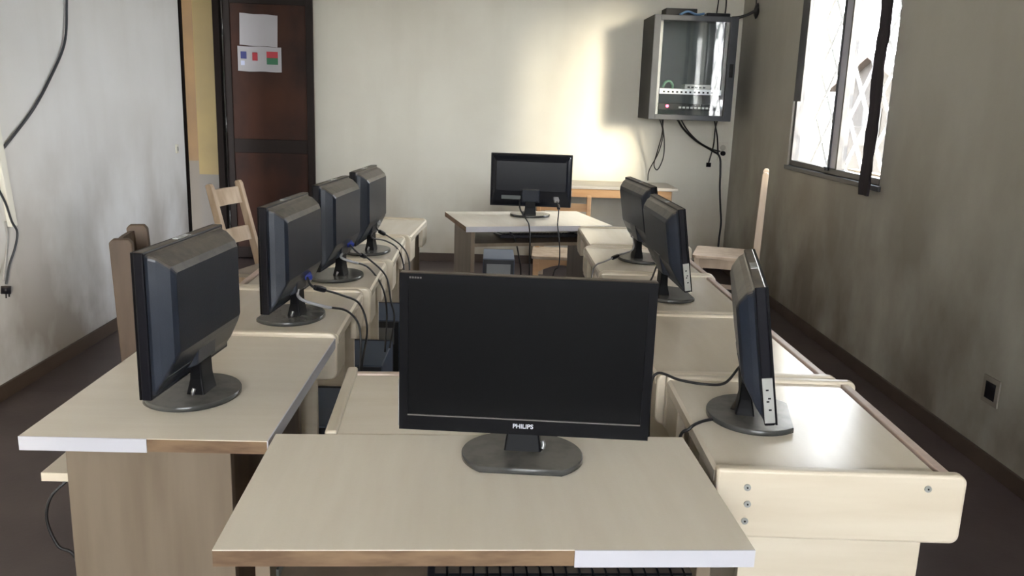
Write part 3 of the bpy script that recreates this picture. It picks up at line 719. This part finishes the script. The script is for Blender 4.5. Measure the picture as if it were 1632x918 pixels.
tag(obj('wall_switch', bm, [M_SOCK, M_GREYM], bevel=.002), 'tiny pale switch plate on the left wall near the doorway', 'switch')

# right wall: socket hole
t = thing('wall_socket', 'dark square socket low on the right wall', 'socket', (2.0, 3.165, .315))
obj('socket_plate', box(-.006, 0, -.055, .055, -.055, .055), mat('socket_surround', (.20,.175,.145,1), .6), t, bevel=.001)
obj('socket_face', box(-.008, -.006, -.032, .032, -.034, .034), M_BLACK, t)

# ------------------------------------------------------------------ rack cabinet on the back wall
rk = thing('rack_cabinet', 'grey wall-mounted network cabinet with glass door in the corner', 'cabinet', (1.515, 6.93, 1.255))
w2, d0, d1, hh = .32, -.245, .25, .775
bm = bmesh.new()
B(bm, -w2, -w2+.012, d0+.02, d1, 0, hh); B(bm, w2-.012, w2, d0+.02, d1, 0, hh); B(bm, -w2+.012, w2-.012, d0+.02, d1, 0, .012)
B(bm, -w2+.012, w2-.012, d0+.02, d1, hh-.012, hh); obj('cabinet_body', bm, M_RACKD, rk, bevel=.002)
obj('back_plate', box(-w2+.012, w2-.012, d1-.012, d1, .012, hh-.012), M_RACKIN, rk)
dr = obj('door', (lambda bm: (B(bm, -w2, -w2+.05, d0, d0+.018, 0, hh), B(bm, w2-.06, w2, d0, d0+.018, 0, hh), B(bm, -w2+.05, w2-.06, d0, d0+.018, 0, .04), B(bm, -w2+.05, w2-.06, d0, d0+.018, hh-.04, hh), bm)[-1])(bmesh.new()), M_RACK, rk, bevel=.003)
obj('glass_pane', box(-w2+.05, w2-.06, d0+.007, d0+.011, .04, hh-.04), M_GLASS, dr)
bm = bmesh.new(); B(bm, w2-.045, w2-.015, d0-.006, d0, .33, .43); cyl(bm, (w2-.03, d0-.008, .38), (0,1,0), .009, .008, 12); obj('door_lock', bm, M_RACKD, dr)
bm = bmesh.new()
for x in (-w2+.06, w2-.075): B(bm, x, x+.02, d0+.06, d0+.08, .03, hh-.03)
obj('mounting_rail', bm, M_GREYM, rk)
def rackitem(name, label, cat, z0, z1, m, build=None):
    t = thing(name, label, cat, (1.515, 6.93, 1.255)); 
    obj('case', box(-w2+.082, w2-.077, d0+.052, d0+.30, z0, z1), m, t, bevel=.002)
    return t
t = rackitem('patch_unit', 'bright white patch panel inside the glass-fronted cabinet', 'network panel', .195, .235, M_PATCH)
bm = bmesh.new()
for i in range(12): B(bm, -.21+i*.034, -.195+i*.034, d0+.050, d0+.0525, .205, .218)
obj('port', bm, M_BLACK, t)
t = rackitem('network_switch', 'dark network switch with a red light low in the cabinet', 'network switch', .075, .125, M_RACKD)
bm = bmesh.new(); cyl(bm, (-.17, d0+.050, .103), (0,1,0), .011, .006, 14); obj('status_light', bm, M_LED, t)
bm = bmesh.new()
for i in range(8): B(bm, -.08+i*.03, -.06+i*.03, d0+.050, d0+.0525, .088, .102)
obj('port', bm, M_SILVER, t)
t = thing('network_router', 'small grey router box standing on the patch panel in the cabinet', 'router', (1.515, 6.93, 1.255))
obj('case', box(-.04, .16, d0+.07, d0+.2, .2355, .272), M_SILVER, t, bevel=.003)
bm = bmesh.new(); 
for i in range(5): B(bm, -.02+i*.03, 0+i*.03, d0+.068, d0+.0702, .244, .256)
obj('port', bm, M_BLACK, t)
bm = bmesh.new(); tube(bm, [(1.30,6.735,1.50),(1.315,6.72,1.535),(1.345,6.715,1.545),(1.37,6.72,1.52),(1.375,6.74,1.495)], .010, 8)
tag(obj('patch_lead', bm, mat('lead_green', (.10,.22,.15,1), .5)), 'looped greenish patch lead beside the router in the cabinet', 'cable')
# on top of the cabinet
t = thing('cable_box', 'dark grey box with blue lead lying on top of the wall cabinet', 'box', (1.49, 6.86, 2.0305))
obj('case', box(-.20, .04, -.10, .08, 0, .055), M_RACKD, t, bevel=.004)
bm = bmesh.new(); tube(bm, [(-.10,-.12,.005),(-.04,-.13,.03),(.03,-.12,.012),(.09,-.12,.02)], .009, 8); obj('lead', bm, mat('lead_blue', (.08,.16,.28,1), .5), t)
t = thing('adapter', 'black power adapter lying at the right on top of the wall cabinet', 'adapter', (1.70, 6.83, 2.0305))
obj('case', box(-.09, .09, -.05, .05, 0, .032), M_BLACK, t, bevel=.005)
bm = bmesh.new(); tube(bm, [(.06,0,.02),(.07,.03,.12),(.06,.05,.3),(.06,.06,.7)], .006, 8); obj('cord', bm, M_CABLE, t)
bm = bmesh.new(); tube(bm, [(0,.02,.03),(.015,.05,.2),(.01,.06,.7)], .005, 8); obj('second_cord', bm, M_CABLE, t)
t = thing('cable_knot', 'black knotted cable bundle fixed high on the right wall by the cabinet', 'cable', (1.985, 6.78, 2.09))
bm = bmesh.new(); bmesh.ops.create_icosphere(bm, subdivisions=3, radius=.045)
for v in bm.verts: v.co.x *= .3; v.co.z *= 1.25; v.co += v.co.normalized()*.006*math.sin(v.co.y*120+v.co.z*90)
obj('bundle', bm, M_CABLE, t, smooth=True)
bm = bmesh.new(); tube(bm, [(-.005,0,0),(-.06,.02,-.03),(-.12,.03,-.05),(-.17,.05,-.055)], .011, 8); tube(bm, [(-.005,0,.02),(-.008,.01,.25),(-.006,.02,.7)], .005, 6); obj('cord', bm, M_CABLE, t)

def wire(label, pts, r=.0055, m=None, name='network_cable'):
    t = thing(name, label, 'cable', pts[0]); o0 = Vector(pts[0]); bm = bmesh.new(); tube(bm, [Vector(p)-o0 for p in pts], r, 8); obj('cord', bm, m or M_CABLE, t)
    return t
wire('single dark wire hanging leftmost below the wall cabinet', [(1.31,6.82,1.2545),(1.345,6.86,1.18),(1.359,6.9,1.106),(1.350,7.0,.975),(1.313,7.14,.827),(1.31,7.16,.74)], .0045)
wire('dark wire hanging in a narrow loop below the wall cabinet', [(1.335,6.86,1.2545),(1.372,6.90,1.10),(1.388,6.95,.98),(1.383,7.0,.90),(1.355,7.02,.842),(1.327,7.02,.887),(1.345,7.0,1.0),(1.355,6.92,1.13),(1.35,6.88,1.2545)], .0045)
wire('thick dark cable slanting from the cabinet to the socket and down to the floor', [(1.46,6.86,1.2545),(1.53,6.93,1.18),(1.66,7.05,1.09),(1.827,7.15,1.006),(1.90,7.165,.956),(1.918,7.165,.83),(1.925,7.165,.695),(1.945,7.165,.52),(1.960,7.165,.40),(1.955,7.165,.225),(1.952,7.15,.02)], .0085)
t = wire('dark lead with a round plug dangling left of the back wall socket', [(1.80,6.95,1.2545),(1.815,7.05,1.18),(1.835,7.14,1.05),(1.812,7.16,.905)], .006)
bm = bmesh.new(); cyl(bm, (.012,.21,-.368), (0,0,1), .020, .035, 12); obj('plug', bm, M_BLACK, t)
wire('straight dark cable dropping from the cabinet to the back wall socket', [(1.79,7.0,1.2545),(1.85,7.10,1.12),(1.885,7.16,.97)], .006)
wire('second dark cable curving beside the thick one to the socket', [(1.50,6.92,1.2545),(1.57,6.97,1.17),(1.69,7.08,1.08),(1.82,7.15,1.02),(1.90,7.16,1.0)], .006)
t = thing('power_socket', 'pale double power socket on the back wall below the cabinet', 'socket', (1.922, 7.18, 1.0))
obj('socket_plate', box(-.04, .04, -.012, 0, -.075, .075), M_SOCK, t, bevel=.003)
bm = bmesh.new()
for z in (.03,): cyl(bm, (0, -.014, z), (0,1,0), .024, .004, 18)
obj('socket_face', bm, mat('socket_dirty', (.40,.37,.32,1), .5), t)
bm = bmesh.new(); cyl(bm, (0, -.027, -.015), (0,1,0), .020, .028, 14); obj('plug', bm, M_BLACK, t)
